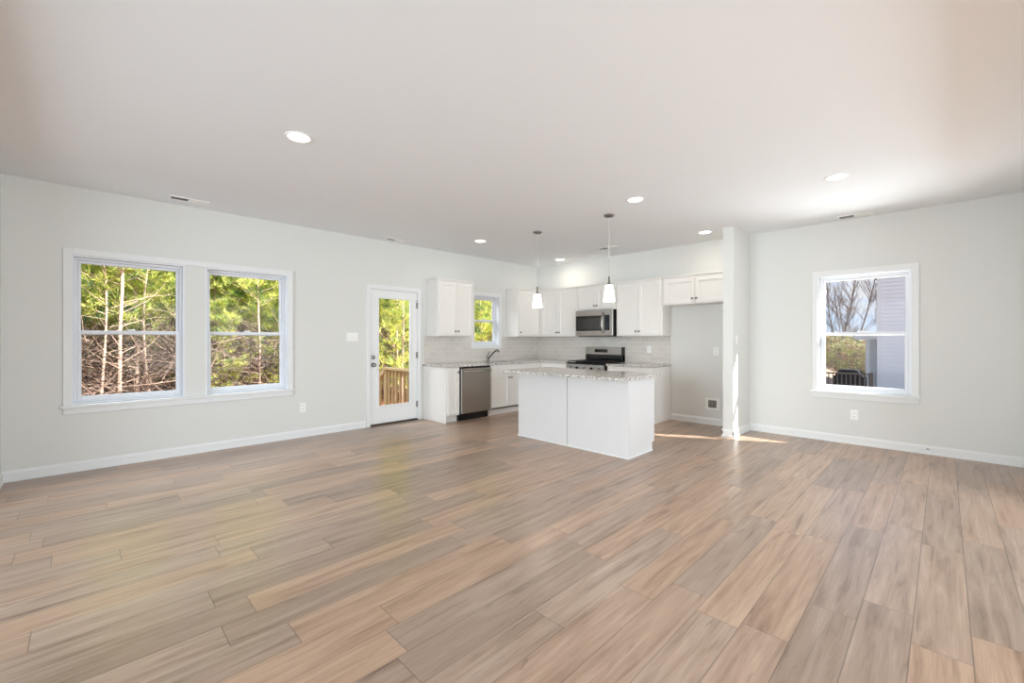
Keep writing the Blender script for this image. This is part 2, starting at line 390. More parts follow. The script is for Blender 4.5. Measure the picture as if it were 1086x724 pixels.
# right window casing (local x runs towards -Y)
w = WIN4[1]-WIN4[0]
casing_rects('trim_2', [(-c, 0, -.018, 0, 0, WIN4[3]-WIN4[2]+c), (w, w+c, -.018, 0, 0, WIN4[3]-WIN4[2]+c), (0, w, -.018, 0, WIN4[3]-WIN4[2], WIN4[3]-WIN4[2]+c),
    (-c-.015, w+c+.015, -.045, 0.02, -.026, 0), (-c, w+c, -.016, 0, -.085, -.026)], (XR, WIN4[1], WIN4[2]), -PI/2)
# kitchen window picture-frame casing
w = WIN3[1]-WIN3[0]; h = WIN3[3]-WIN3[2]
casing_rects('trim_3', [(-c, 0, -.018, 0, -c, h+c), (w, w+c, -.018, 0, -c, h+c), (0, w, -.018, 0, h, h+c), (0, w, -.018, 0, -c, 0)], (WIN3[0], YL, WIN3[2]), 0)
# door casing
casing_rects('trim_4', [(DOOR[0]-.045, DOOR[0]+.012, -.018, 0, 0, DOOR[3]+.045), (DOOR[1]-.012, DOOR[1]+.045, -.018, 0, 0, DOOR[3]+.045), (DOOR[0]+.012, DOOR[1]-.012, -.018, 0, DOOR[3]-.012, DOOR[3]+.045)], (0, YL, 0), 0)
# casing + door of the closet at the right edge of the view
casing_rects('trim_5', [(5.60, 5.66, YN, YN+.018, 0, 2.09), (6.46, 6.52, YN, YN+.018, 0, 2.09), (5.66, 6.46, YN, YN+.018, 2.03, 2.09)], (0, 0, 0), 0)
t = struct(empty('door_2', (5.66, YN-.06, 0)))
b = MB(); b.box(0.0, .80, 0, .04, .01, 2.03, .002); b.build('door_slab', m_door, t)
b = MB()
for z in (.28, 1.02, 1.78): b.lathe([(.009, 0), (.009, .09)], (.806, .045, z), 12)
b.build('hinge', m_chrome, t)

# patio door
t = struct(empty('door_1', (DOOR[0], YL, 0)))
dw = DOOR[1]-DOOR[0]
b = MB(); b.box(0, .018, 0, T, 0, DOOR[3]); b.box(dw-.018, dw, 0, T, 0, DOOR[3]); b.box(.018, dw-.018, 0, T, DOOR[3]-.018, DOOR[3]); b.build('door_jamb', m_trim, t)
MB().box(.018, dw-.018, -.02, T, 0.0, 0.022, .004).build('door_threshold', m_threshold, t)
sx0, sx1, sz0, sz1 = .021, dw-.021, .026, 2.0
gx0, gx1, gz0, gz1 = 3.068-DOOR[0], 3.618-DOOR[0], .275, 1.885
b = MB(); y0, y1 = .012, .056
b.box(sx0, gx0, y0, y1, sz0, sz1); b.box(gx1, sx1, y0, y1, sz0, sz1); b.box(gx0, gx1, y0, y1, sz0, gz0); b.box(gx0, gx1, y0, y1, gz1, sz1)
s = b.build('door_slab', m_door, t)
b = MB(); q = .026
b.box(gx0-.012, gx0+q-.012, y0-.012, y0, gz0-.012, gz1+.012, .004); b.box(gx1-q+.012, gx1+.012, y0-.012, y0, gz0-.012, gz1+.012, .004)
b.box(gx0+q-.012, gx1-q+.012, y0-.012, y0, gz0-.012, gz0+q-.012, .004); b.box(gx0+q-.012, gx1-q+.012, y0-.012, y0, gz1-q+.012, gz1+.012, .004)
b.build('lite_frame', m_trim, s)
MB().box(gx0, gx1, .030, .036, gz0, gz1).build('door_pane', m_glass, s)
hx = 2.990-DOOR[0]
b = MB(); b.lathe([(.030, 0), (.030, -.010), (.024, -.014)], (hx, y0, .895), 24, 'y'); b.lathe([(.010, -.012), (.010, -.035), (.027, -.040), (.029, -.055), (.020, -.066), (.0, -.068)], (hx, y0, .895), 24, 'y')
b.build('door_knob', m_chrome, s)
b = MB(); b.lathe([(.030, 0), (.030, -.010), (.022, -.016), (0, -.017)], (hx, y0, 1.005), 24, 'y'); b.box(hx-.005, hx+.005, y0-.035, y0-.014, .99, 1.02, .002)
b.build('deadbolt', m_chrome, s)
for z in (.25, 1.02, 1.80):
    b = MB(); b.lathe([(.008, 0), (.008, .10)], (sx1+.010, -.004, z-.05), 12); b.box(sx1-.012, sx1+.012, y0-.006, y0+.002, z-.045, z+.045); b.build('hinge', m_chrome, s)
b = MB(); b.tube([(sx1+.01, -.004, 1.865), (sx1-.02, -.03, 1.868), (sx1-.045, -.035, 1.868)], .005); b.build('hinge_stop', m_chrome, s)

# ------------------------------------------------------------------ kitchen cabinets
CT = 0.872       # counter top height
def shaker(b, x0, x1, y, z0, z1, th=.019, st=.055):
    """door in plane y (front face at y-th)"""
    b.box(x0, x0+st, y-th, y, z0, z1, .0025); b.box(x1-st, x1, y-th, y, z0, z1, .0025)
    b.box(x0+st, x1-st, y-th, y, z1-st, z1, .0025); b.box(x0+st, x1-st, y-th, y, z0, z0+st, .0025)
    b.box(x0+st-.002, x1-st+.002, y-th+.011, y-.001, z0+st-.002, z1-st+.002)
def knob(parent, x, y, z):
    b = MB(); b.lathe([(.007, 0), (.006, -.012), (.014, -.018), (.016, -.026), (.010, -.031), (0, -.032)], (x, y, z), 20, 'y'); return b.build('knob', m_chrome, parent)
def doors(t, x0, x1, y, z0, z1, n, knobs, m=None):
    """knobs 'low'/'high'; for n==1 side 'l'/'r'"""
    m = m or m_cab; g = .004; mar = .022
    xs = x0+mar, x1-mar
    wd = (xs[1]-xs[0]-g*(n-1))/n
    kz = (z0+.055+mar) if knobs[0] == 'l' else (z1-.055-mar)
    for i in range(n):
        a = xs[0]+i*(wd+g); b = MB(); shaker(b, a, a+wd, y, z0+mar*.7, z1-mar*.7); d = b.build('door', m, t)
        if n == 2: kx = a+wd-.028 if i == 0 else a+.028
        else: kx = a+.028 if knobs[1] == 'l' else a+wd-.028
        knob(d, kx, y-.019, kz)
def upper(name_label, x0, x1, z0, z1, loc, rz, n, knobs, depth=.31, crown_l=True, crown_r=True, door_x=None):
    t = empty('wall_cabinet', loc, rz); tag(t, name_label, 'cabinet', 'white wall cabinets')
    MB().box(x0, x1, -depth, -.002, z0, z1, .002).build('carcass', m_cab, t)
    b = MB(); a, bb = (.016 if crown_l else 0), (.016 if crown_r else 0)
    b.box(x0-a*.5, x1+bb*.5, -depth-.012, -.002, z1, z1+.018, .002); b.box(x0-a, x1+bb, -depth-.024, -.002, z1+.018, z1+.036, .003)
    b.build('crown_moulding', m_cab, t)
    dx = door_x or (x0, x1)
    doors(t, dx[0], dx[1], -depth, z0, z1, n, knobs)
    return t
UZ0, UZ1 = 1.318, 2.185
upper('white two-door wall cabinet between the patio door and kitchen window', 0, .71, UZ0, UZ1+.005, (3.90, YL, 0), 0, 2, 'lo')
upper('white single-door wall cabinet right of the kitchen window, next to the corner', 0, .61, UZ0, UZ1, (5.68, YL, 0), 0, 1, 'll', crown_r=False)
# back wall cabinets: local x = distance from y=5.56 going to -Y
BY = 5.55; R90 = -PI/2
upper('white two-door wall cabinet in the corner left of the microwave', -.312, BY-4.645, UZ0, UZ1, (XR, BY, 0), R90, 2, 'lo', door_x=(.04, BY-4.645), crown_l=False, crown_r=False)
upper('short white two-door wall cabinet directly above the microwave', BY-4.640, BY-3.855, 1.772, UZ1, (XR, BY, 0), R90, 2, 'lo', crown_l=False, crown_r=False)
upper('white two-door wall cabinet right of the microwave above the backsplash', BY-3.850, BY-3.048, UZ0, UZ1, (XR, BY, 0), R90, 2, 'lo', crown_l=False, crown_r=False)
upper('wide short white wall cabinet over the empty refrigerator alcove', BY-3.044, BY-2.05, 1.785, UZ1, (XR, BY, 0), R90, 2, 'lo', crown_l=False, crown_r=False)

def base(label, x0, x1, loc, rz, style, depth=.60, hollow=False, toe_l=False):
    t = empty('base_cabinet', loc, rz); tag(t, label, 'cabinet', 'white base cabinets')
    top = CT-.032
    b = MB()
    if hollow:
        b.box(x0, x0+.018, -depth, -.002, .105, top); b.box(x1-.018, x1, -depth, -.002, .105, top)
        b.box(x0+.018, x1-.018, -depth, -.002, .105, .123); b.box(x0+.018, x1-.018, -.012, -.002, .123, top)
        b.box(x0+.018, x1-.018, -depth, -depth+.018, top-.16, top); b.box(x0+.018, x1-.018, -depth, -depth+.018, .105, .14)
        b.box(x0+.018, x0+.05, -depth, -depth+.018, .14, top-.16); b.box(x1-.05, x1-.018, -depth, -depth+.018, .14, top-.16)
    else: b.box(x0, x1, -depth, -.002, .105, top, .002)
    b.build('carcass', m_cab, t)
    MB().box(x0, x1, -depth+.07, -.002, 0, .105).build('toe_kick', m_cab, t)
    y = -depth
    if style == 'door1': doors(t, x0, x1, y, .115, top, 1, 'hr')
    elif style in ('sink', 'drawerdoors'):
        b = MB(); b.box(x0+.022, x1-.022, y-.019, y, top-.15, top-.018, .003); d = b.build('drawer_front' if style == 'sink' else 'drawer', m_cab, t)
        if style != 'sink': knob(d, (x0+x1)/2, y-.019, top-.085)
        doors(t, x0, x1, y, .115, top-.145, 2, 'hi')
    elif style == 'drawerdoor':
        b = MB(); b.box(x0+.022, x1-.022, y-.019, y, top-.15, top-.018, .003); d = b.build('drawer', m_cab, t); knob(d, (x0+x1)/2, y-.019, top-.085)
        doors(t, x0, x1, y, .115, top-.145, 1, 'hl')
    return t
FL = YL-.60
t = base('narrow white base cabinet at the counter end beside the patio door', 0, .25, (3.855, YL, 0), 0, 'door1')
MB().box(-.012, 0, -.60, -.002, 0, CT-.032, .002).build('end_panel', m_cab, t)
base('white sink base cabinet right of the dishwasher', 0, .87, (4.735, YL, 0), 0, 'sink', hollow=True)
base('white corner base cabinet between the sink cabinet and range wall', 0, .98, (5.61, YL, 0), 0, None, depth=.598)
base('white base cabinet left of the range, behind the island', BY-5.265, BY-4.650, (XR, BY, 0), R90, 'drawerdoor')
t = base('white base cabinet right of the range facing the refrigerator alcove', BY-3.845, BY-3.07, (XR, BY, 0), R90, 'drawerdoors')
MB().box(BY-3.068, BY-3.056, -.60, -.002, 0.0, CT-.032, .002).build('end_panel', m_cab, t)

# countertops
def slab(b, x0, x1, y0, y1): b.box(x0, x1, y0, y1, CT-.032, CT, .004)
b = MB(); ov = .028
SK = (4.86, 5.50, YL-.50, YL-.12)
slab(b, 3.825, SK[0], FL-ov, YL-.002); slab(b, SK[1], XR-.002, FL-ov, YL-.002); slab(b, SK[0], SK[1], FL-ov, SK[2]); slab(b, SK[0], SK[1], SK[3], YL-.002)
slab(b, XR-.60-ov, XR-.002, 4.645, FL-ov)
tag(b.build('countertop', m_granite), 'L-shaped speckled granite countertop running along the sink wall into the corner', 'countertop', 'granite countertops')
b = MB(); slab(b, XR-.60-ov, XR-.002, 3.048, 3.85)
tag(b.build('countertop', m_granite), 'short speckled granite countertop right of the range', 'countertop', 'granite countertops')
b = MB(); b.box(3.845, 4.70, 2.30, 4.03, CT-.032, CT, .004)
tag(b.build('countertop', m_granite), 'speckled grey and white granite slab on top of the kitchen island', 'countertop', 'granite countertops')

# backsplash tiles
tx = tile_mat('subway_tile_x', 'X'); ty = tile_mat('subway_tile_y', 'Y')
b = MB(); y0, y1 = YL-.010, YL-.0005
b.box(3.86, WIN3[0]-c, y0, y1, CT, UZ0); b.box(WIN3[0]-c, WIN3[1]+c, y0, y1, CT, WIN3[2]-c); b.box(WIN3[1]+c, XR-.011, y0, y1, CT, UZ0)
tag(b.build('tile_backsplash', tx), 'beige glossy subway tile backsplash on the sink wall below the kitchen window', 'backsplash', 'subway tile backsplashes')
b = MB(); b.box(XR-.010, XR-.0005, 3.06, YL-.0105, CT, UZ0)
tag(b.build('tile_backsplash', ty), 'light glossy subway tile backsplash on the range wall under the microwave', 'backsplash', 'subway tile backsplashes')

# sink + faucet
t = empty('kitchen_sink', (0, 0, 0)); tag(t, 'stainless undermount sink set in the granite under the kitchen window', 'sink')
b = MB(); x0, x1, y0, y1 = SK; zt = CT-.033; zb = CT-.22
b.box(x0-.012, x0, y0-.012, y1+.012, zb, zt); b.box(x1, x1+.012, y0-.012, y1+.012, zb, zt); b.box(x0, x1, y0-.012, y0, zb, zt); b.box(x0, x1, y1, y1+.012, zb, zt); b.box(x0, x1, y0, y1, zb, zb+.01)
b.build('basin', m_steel, t)
b = MB(); b.lathe([(.04, zb+.010), (.04, zb+.014), (.0, zb+.0145)], ((x0+x1)/2, (y0+y1)/2, 0), 24); b.build('drain', m_chrome, t)
t = empty('kitchen_faucet', (5.17, YL-.07, CT)); tag(t, 'satin nickel pull-out faucet leaning over the sink', 'faucet')
b = MB(); b.lathe([(.028, 0), (.028, .008), (.020, .014), (.019, .07), (.021, .085), (.0, .09)], (0, 0, 0), 24); b.build('faucet_base', m_chrome, t)
b = MB(); b.tube([(0, -.005, .045), (0, -.05, .09), (0, -.12, .145), (0, -.19, .19), (0, -.215, .200)], [.014, .014, .014, .015, .016], 14); b.build('spout', m_chrome, t)
b = MB(); b.tube([(0, -.205, .198), (0, -.24, .200), (0, -.265, .188), (0, -.272, .172)], [.017, .019, .019, .016], 14); b.build('spray_head', m_chrome, t)
b = MB(); b.tube([(0, .0, .085), (0, .005, .11), (.012, -.012, .15), (.018, -.03, .18)], [.012, .009, .008, .007], 10); b.build('lever', m_chrome, t)

# dishwasher
t = empty('dishwasher', (4.110, YL, 0)); tag(t, 'stainless steel dishwasher with bar handle and black kick plate', 'dishwasher')
MB().box(0.002, .618, -.58, -.01, .10, CT-.034).build('tub', m_black, t)
b = MB(); b.box(.008, .612, -.628, -.581, .115, CT-.060, .004); d = b.build('door', m_steel, t)
MB().box(.008, .612, -.622, -.581, CT-.058, CT-.036, .002).build('control_strip', m_black, t)
b = MB(); b.box(.05, .07, -.665, -.628, CT-.115, CT-.095, .003); b.box(.55, .57, -.665, -.628, CT-.115, CT-.095, .003); b.tube([(.035, -.667, CT-.105), (.31, -.674, CT-.105), (.585, -.667, CT-.105)], .011, 12)
b.build('handle', m_steel, d)
MB().box(.004, .616, -.56, -.50, 0.0, .112).build('kick_plate', m_black, t)

# range (local x 0..0.76 towards -Y, y front negative)
t = empty('gas_range', (XR, 4.630, 0), R90); tag(t, 'stainless steel gas range with black grates and tall backguard', 'range')
rw = .765
MB().box(0, rw, -.62, -.03, .06, CT-.01, .002).build('body', m_black, t)
b = MB(); b.box(.004, rw-.004, -.665, -.62, .20, .70, .004); d = b.build('oven_door', m_steel, t)
MB().box(.12, rw-.12, -.668, -.664, .30, .56, .001).build('door_window', m_blackglass, d)
b = MB(); b.tube([(.05, -.71, .655), (rw-.05, -.71, .655)], .012, 12); b.box(.06, .08, -.71, -.664, .645, .665); b.box(rw-.08, rw-.06, -.71, -.664, .645, .665); b.build('door_handle', m_steel, d)
MB().box(.004, rw-.004, -.66, -.62, .07, .19, .004).build('drawer', m_steel, t)
b = MB(); b.prism([(-.62, .705), (-.672, .715), (-.660, .845), (-.62, .860)], 'x', .002, rw-.002); p = b.build('control_panel', m_steel, t)
for i in range(5):
    b = MB(); b.lathe([(.022, 0), (.022, -.012), (.017, -.030), (0, -.032)], (.09+i*.146, -.668, .785), 20, 'y'); b.build('burner_knob', m_black if i % 2 else m_chrome, p)
MB().box(0, rw, -.66, -.09, CT-.012, CT+.004, .004).build('cooktop', m_blackglass, t)
for gx in (.02, .265, .51):
    b = MB(); z = CT+.028
    for k in range(3): b.box(gx+.005+k*.105, gx+.017+k*.105, -.64, -.11, z-.012, z, .002)
    for yy in (-.64, -.51, -.38, -.25, -.122): b.box(gx+.005, gx+.227, yy, yy+.012, z-.012, z, .002)
    for yy in (-.64, -.122):
        for xx in (gx+.005, gx+.215): b.box(xx, xx+.012, yy, yy+.012, CT+.003, z)
    b.build('grate', m_black, t)
for (bx, by) in ((.14, -.5), (.14, -.24), (.385, -.38), (.63, -.5), (.63, -.24)):
    b = MB(); b.lathe([(.045, CT+.003), (.045, CT+.010), (.030, CT+.014), (0, CT+.015)], (bx, by, 0), 20); b.build('burner', m_black, t)
b = MB(); b.box(0, rw, -.085, -.012, CT-.012, 1.00, .003); g = b.build('backguard', m_blackglass, t)
b = MB(); b.prism([(-.03, 1.00), (-.098, 1.00), (-.085, 1.125), (-.03, 1.130)], 'x', .0, rw-.022); q = b.build('backguard_fascia', m_steel, t)
b = MB(); b.prism([(-.012, .875), (-.102, .90), (-.089, 1.133), (-.012, 1.135)], 'x', rw-.022, rw); b.build('backguard_end_cap', m_black, t)
b = MB(); b.prism([(-.085, 1.035), (-.0965, 1.035), (-.0905, 1.092), (-.085, 1.092)], 'x', .20, .47); dsp = b.build('display', m_blackglass, q)
# microwave
t = empty('microwave', (XR, 4.625, UZ0+.01), R90); tag(t, 'stainless over-the-range microwave with dark glass window', 'microwave')
mw, mh = .755, 1.768-UZ0-.01
MB().box(0, mw, -.37, -.012, 0, mh, .003).build('case', m_black, t)
b = MB(); b.box(0, mw, -.40, -.371, 0.0, mh, .004); d = b.build('front_panel', m_steel, t)
MB().box(.015, .555, -.403, -.398, .085, mh-.095, .002).build('door_window', m_blackglass, d)
MB().box(.055, .50, -.405, -.402, .11, mh-.14, .001).build('viewing_glass', m_window_dark, d)
MB().box(.60, .70, -.4035, -.399, .09, mh-.09, .002).build('keypad', m_blackglass, d)
b = MB(); b.tube([(.575, -.402, .05), (.575, -.43, .075), (.575, -.447, .15), (.575, -.450, mh/2), (.575, -.447, mh-.15), (.575, -.43, mh-.075), (.575, -.402, mh-.05)], .013, 12); b.build('handle', m_steel, d)
MB().box(.03, mw-.03, -.36, -.05, -.012, 0).build('vent_grille', m_dark, t)

# ------------------------------------------------------------------ island
t = empty('kitchen_island', (4.07, 2.37, 0)); tag(t, 'white panelled kitchen island standing on the plank floor in front of the range', 'kitchen island')
IY = 1.58; ID = .60; top = CT-.032
MB().box(.018, ID-.06, .018, IY-.018, 0, .10).build('toe_base', m_island, t)
MB().box(.018, ID-.02, .018, IY-.018, .10, top).build('carcass', m_island, t)
b = MB(); b.box(0, .018, .79+.0035, IY-.0005, 0, top, .0008); b.build('back_panel', m_island, t)
b = MB(); b.box(0, .018, .0005, .79-.0035, 0, top, .0008); b.build('back_panel', m_island, t)
MB().box(.006, .0175, .79-.0034, .79+.0034, 0, top).build('panel_joint', m_dark, t)
for yy in ((-.018, .0), (IY, IY+.018)):
    b = MB(); b.prism([(0.0, 0), (ID-.07, 0), (ID-.07, .10), (ID-.02, .10), (ID-.02, top), (0.0, top)], 'y', yy[0], yy[1]); b.build('end_panel', m_island, t)
b = MB(); b.box(-.010, 0, -.018, IY+.018, 0, .016, .003); b.box(-.010, ID-.07, -.028, -.018, 0, .016, .003); b.box(-.010, ID-.07, IY+.018, IY+.028, 0, .016, .003); b.build('shoe_moulding', m_trim, t)
for i in range(2):
    y0 = .02+i*.77; y1 = y0+.765
    for k, (ya, yb) in enumerate(((y0, (y0+y1)/2-.002), ((y0+y1)/2+.002, y1))):
        b = MB(); X = ID-.019
        b.box(X, X+.019, ya, yb, .12, top-.155, .002); dd = b.build('door', m_cab, t)
        kb = MB(); kb.lathe([(.007, 0), (.006, .012), (.015, .02), (.010, .03), (0, .031)], (X+.019, yb-.03 if k == 0 else ya+.03, top-.21), 16, 'x'); kb.build('knob', m_chrome, dd)
    b = MB(); b.box(ID-.019, ID, y0, y1, top-.15, top-.015, .002); dd = b.build('drawer', m_cab, t)
    kb = MB(); kb.lathe([(.007, 0), (.006, .012), (.015, .02), (.010, .03), (0, .031)], (ID, (y0+y1)/2, top-.08), 16, 'x'); kb.build('knob', m_chrome, dd)

# ------------------------------------------------------------------ ceiling fittings
def pendant(x, y, zt, zb, label):
    t = empty('pendant_light', (x, y, CH)); tag(t, label, 'lamp', 'pendants over the island')
    b = MB(); b.lathe([(.062, 0), (.062, -.010), (.050, -.022), (.012, -.028), (.0, -.028)], seg=32); b.build('ceiling_canopy', m_chrome, t)
    b = MB(); b.tube([(0, 0, -.026), (0, 0, zt-CH+.09)], .0035, 8); b.build('cord', m_cord, t)
    b = MB(); b.lathe([(.0, zt-CH+.10), (.010, zt-CH+.098), (.011, zt-CH+.03), (.024, zt-CH+.018), (.027, zt-CH-.002), (0, zt-CH-.002)], seg=20); b.build('socket_cup', m_chrome, t)
    b = MB(); H = zb-zt
    b.lathe([(.020, zt-CH), (.042, zt-CH-.004), (.047, zt-CH-.02), (.068, zb-CH+.004), (.067, zb-CH), (.063, zb-CH+.003), (.043, zt-CH-.02), (.020, zt-CH-.006)], seg=32)
    b.build('glass_shade', m_shade, t)
    l = bpy.data.lights.new('bulb', 'POINT'); l.energy = 5.0; l.color = (1.0, 0.86, 0.72); l.shadow_soft_size = 0.03
    o = bpy.data.objects.new('bulb', l); COL.objects.link(o); o.parent = t; o.location = (0, 0, zb-CH-.02)
pendant(4.38, 3.91, 1.885, 1.700, 'pendant with white glass shade over the island, farther left one')
pendant(4.38, 2.78, 1.908, 1.712, 'pendant with white glass shade over the island, nearer right one')
cans = [((1.10, 3.29), 'round recessed ceiling light nearest the camera, above the left living area'),
        ((4.80, .68), 'round recessed ceiling light near the right window'),
        ((4.09, 2.28), 'round recessed ceiling light just right of the nearer pendant'),
        ((6.01, 2.30), 'round recessed ceiling light beside the top of the stub wall'),
        ((4.18, 4.87), 'round recessed ceiling light left of the farther pendant, above the dishwasher'),
        ((6.19, 4.97), 'round recessed ceiling light in the back corner between the two pendants'),
        ((1.10, .68), 'round recessed ceiling light directly above the camera')]
can0 = None
for i, ((x, y), lab) in enumerate(cans):
    if can0 is None:
        t = empty('recessed_light', (x, y, CH)); can0 = t
        b = MB(); b.lathe([(.092, 0.0), (.092, -.005), (.086, -.008), (.074, -.006), (.072, -.001)], seg=40); b.build('trim_ring', m_plastic, t)
        b = MB(); b.lathe([(.0, -.0015), (.0735, -.0015), (.0735, -.003), (.0, -.004)], seg=40); b.build('lens', m_lens, t)
        l = bpy.data.lights.new('lamp', 'AREA'); l.shape = 'DISK'; l.size = .13; l.energy = CAN_W; l.color = CAN_COL
        o = bpy.data.objects.new('lamp', l); COL.objects.link(o); o.parent = t; o.location = (0, 0, -.012)
    else: t = copy_tree(can0); t.location = (x, y, CH)
    tag(t, lab, 'ceiling light', 'recessed ceiling lights')

def vent(x, y, L, Wd, rz, label):
    t = empty('ceiling_vent', (x, y, CH), rz); tag(t, label, 'vent', 'ceiling air vents')
    b = MB(); f = .022
    b.box(-L/2, L/2, -Wd/2, -Wd/2+f, -.008, 0, .002); b.box(-L/2, L/2, Wd/2-f, Wd/2, -.008, 0, .002); b.box(-L/2, -L/2+f, -Wd/2+f, Wd/2-f, -.008, 0, .002); b.box(L/2-f, L/2, -Wd/2+f, Wd/2-f, -.008, 0, .002); b.box(-.008, .008, -Wd/2+f, Wd/2-f, -.008, 0)
    b.build('frame', m_plastic, t)
    MB().box(-L/2+f, L/2-f, -Wd/2+f, Wd/2-f, -.0015, 0).build('duct_opening', m_dark, t)
    n = 5
    for half, tilt in ((-1, -1), (1, 1)):
        b = MB(); x0 = -L/2+f if half < 0 else .008; x1 = -.008 if half < 0 else L/2-f
        for k in range(n):
            yy = -Wd/2+f+(k+.5)*(Wd-2*f)/n; dy = .007*tilt
            b.prism([(yy-dy, -.001), (yy-dy+.0015, -.001), (yy+dy+.0015, -.009), (yy+dy, -.009)], 'x', x0, x1)
        b.build('louvres', m_plastic, t)
vent(.78, 5.59, .34, .14, 0, 'white ceiling register near the left wall above the twin window')
vent(3.25, 5.70, .30, .12, 0, 'white ceiling register above the patio door')
vent(6.44, .74, .34, .14, PI/2, 'white ceiling register above the right window')
vent(5.92, 3.78, .34, .14, PI/2, 'white ceiling register beyond the nearer pendant, above the cooking area')

# ------------------------------------------------------------------ wall plates
def plate(name, loc, rz, w, h, label, cat, kind='outlet'):
    t = empty(name, loc, rz); tag(t, label, cat)
    b = MB(); b.box(-w/2, w/2, -.006, 0, -h/2, h/2, .002); b.build('cover_plate', m_plastic, t)
    if kind == 'outlet':
        for s in (-1, 1):
            b = MB(); b.box(-.017, .017, -.009, -.005, s*.024-.014, s*.024+.014, .003); r = b.build('receptacle', m_plastic, t)
            b = MB(); b.box(-.009, -.006, -.0095, -.0085, s*.024-.004, s*.024+.007); b.box(.006, .009, -.0095, -.0085, s*.024-.004, s*.024+.007); b.build('slots', m_dark, r)
    elif kind == 'switch':
        n = round(w/.046)-0
        n = 3 if w > .13 else 1
        for k in range(n):
            xx = (k-(n-1)/2)*.046; b = MB(); b.box(xx-.005, xx+.005, -.018, -.005, -.006, .012, .002); b.build('toggle', m_plastic, t)
    return t
plate('light_switch', (2.675, YL, 1.30), 0, .165, .118, 'white three-gang light switch left of the patio door', 'switch', 'switch')
plate('power_outlet', (2.010, YL, .385), 0, .074, .118, 'white power outlet low on the left wall right of the twin window', 'outlet')
plate('power_outlet', (XR, .765, .355), R90, .074, .118, 'white power outlet low on the wall under the right window', 'outlet')
plate('power_outlet', (XR, 2.37, 1.09), R90, .074, .118, 'white power outlet high inside the refrigerator alcove', 'outlet')
plate('power_outlet', (XR-.010, 3.42, 1.10), R90, .074, .118, 'white power outlet on the tiled backsplash right of the range', 'outlet')
plate('light_switch', (6.06, 1.92, 1.26), 0, .074, .118, 'single white light switch on the side of the stub wall', 'switch', 'switch')
t = empty('water_supply_box', (XR, 2.42, .31), R90); tag(t, 'recessed white water supply box near the floor of the refrigerator alcove', 'valve box')
b = MB(); b.box(-.10, .10, -.006, 0, .055, .085, .002); b.box(-.10, .10, -.006, 0, -.085, -.055, .002); b.box(-.10, -.06, -.006, 0, -.055, .055, .002); b.box(.06, .10, -.006, 0, -.055, .055, .002); b.build('box_frame', m_plastic, t)
MB().box(-.06, .06, -.003, 0, -.055, .055).build('box_interior', mat('box_shadow_grey', rgb(120, 116, 108), .7, var=.1), t)
b = MB(); b.tube([(0, -.006, -.05), (0, -.006, .0)], .010, 10); b.lathe([(.012, 0), (.020, -.004), (.020, -.010), (0, -.011)], (0, -.004, .012), 14, 'y'); b.build('valve', m_chrome, t)
t = empty('door_stop', (XR-.014, .126, .055), R90); tag(t, 'small metal spring door stop on the right baseboard', 'door stop')
b = MB(); b.lathe([(.011, 0), (.011, -.005), (.006, -.008), (.006, -.06)], (0, 0, 0), 12, 'y'); b.build('spring', m_chrome, t)
b = MB(); b.lathe([(.009, -.058), (.010, -.070), (0, -.072)], (0, 0, 0), 12, 'y'); b.build('rubber_tip', m_plastic, t)

# ================================================================== OUTSIDE
m_ground = mat('leaf_litter', rgb(150, 98, 70), 0.95, bump=0.6, bscale=9, var=0.35, vscale=6)
m_sand = mat('pale_dry_ground', rgb(176, 150, 124), 0.95, bump=0.4, bscale=4, var=0.25, vscale=1.5)
m_bark = mat('pale_pine_bark', rgb(196, 172, 152), 0.9, bump=0.4, bscale=30, var=0.2, vscale=12)
m_bark_dark = mat('grey_bark', rgb(112, 98, 90), 0.9, bump=0.4, bscale=30, var=0.2, vscale=12)
m_twig = mat('dry_twigs', rgb(140, 118, 104), 0.9, var=0.3, vscale=3)
m_twig2 = mat('dark_twigs', rgb(72, 58, 50), 0.9, var=0.3, vscale=3)
def needle(name, col, var):
    m = mat(name, col, .6, spec=.3, var=var, vscale=3); t = m.node_tree; b = t.nodes['Principled BSDF']; out = t.nodes['Material Output']
    tl = t.nodes.new('ShaderNodeBsdfTranslucent'); mx = t.nodes.new('ShaderNodeMixShader'); mx.inputs[0].default_value = .45
    src = b.inputs['Base Color'].links[0].from_socket; t.links.new(src, tl.inputs[0])
    t.links.new(b.outputs[0], mx.inputs[1]); t.links.new(tl.outputs[0], mx.inputs[2]); t.links.new(mx.outputs[0], out.inputs[0]); return m
m_n1 = needle('needles_yellow_green', rgb(226, 230, 132), .12)
m_n2 = needle('needles_green', rgb(168, 190, 108), .2)
m_n3 = needle('needles_deep_green', rgb(98, 132, 92), .2)
m_brush = needle('olive_brush', rgb(168, 176, 112), .3)
m_redbrush = needle('russet_leaves', rgb(176, 132, 108), .3)
m_lumber = mat('pressure_treated_lumber', rgb(206, 178, 134), 0.75, bump=0.15, bscale=30, var=0.12, vscale=7)
m_trimw = mat('white_house_trim', rgb(226, 230, 240), 0.6, var=0.02)
m_roof = mat('dark_shingles', rgb(74, 70, 70), 0.9, var=0.15, vscale=9)
m_rail = mat('black_railing', rgb(58, 60, 68), 0.5, var=0.1)
m_cover = mat('black_grill_cover', rgb(22, 22, 26), 0.75, bump=0.2, bscale=8, var=0.2)
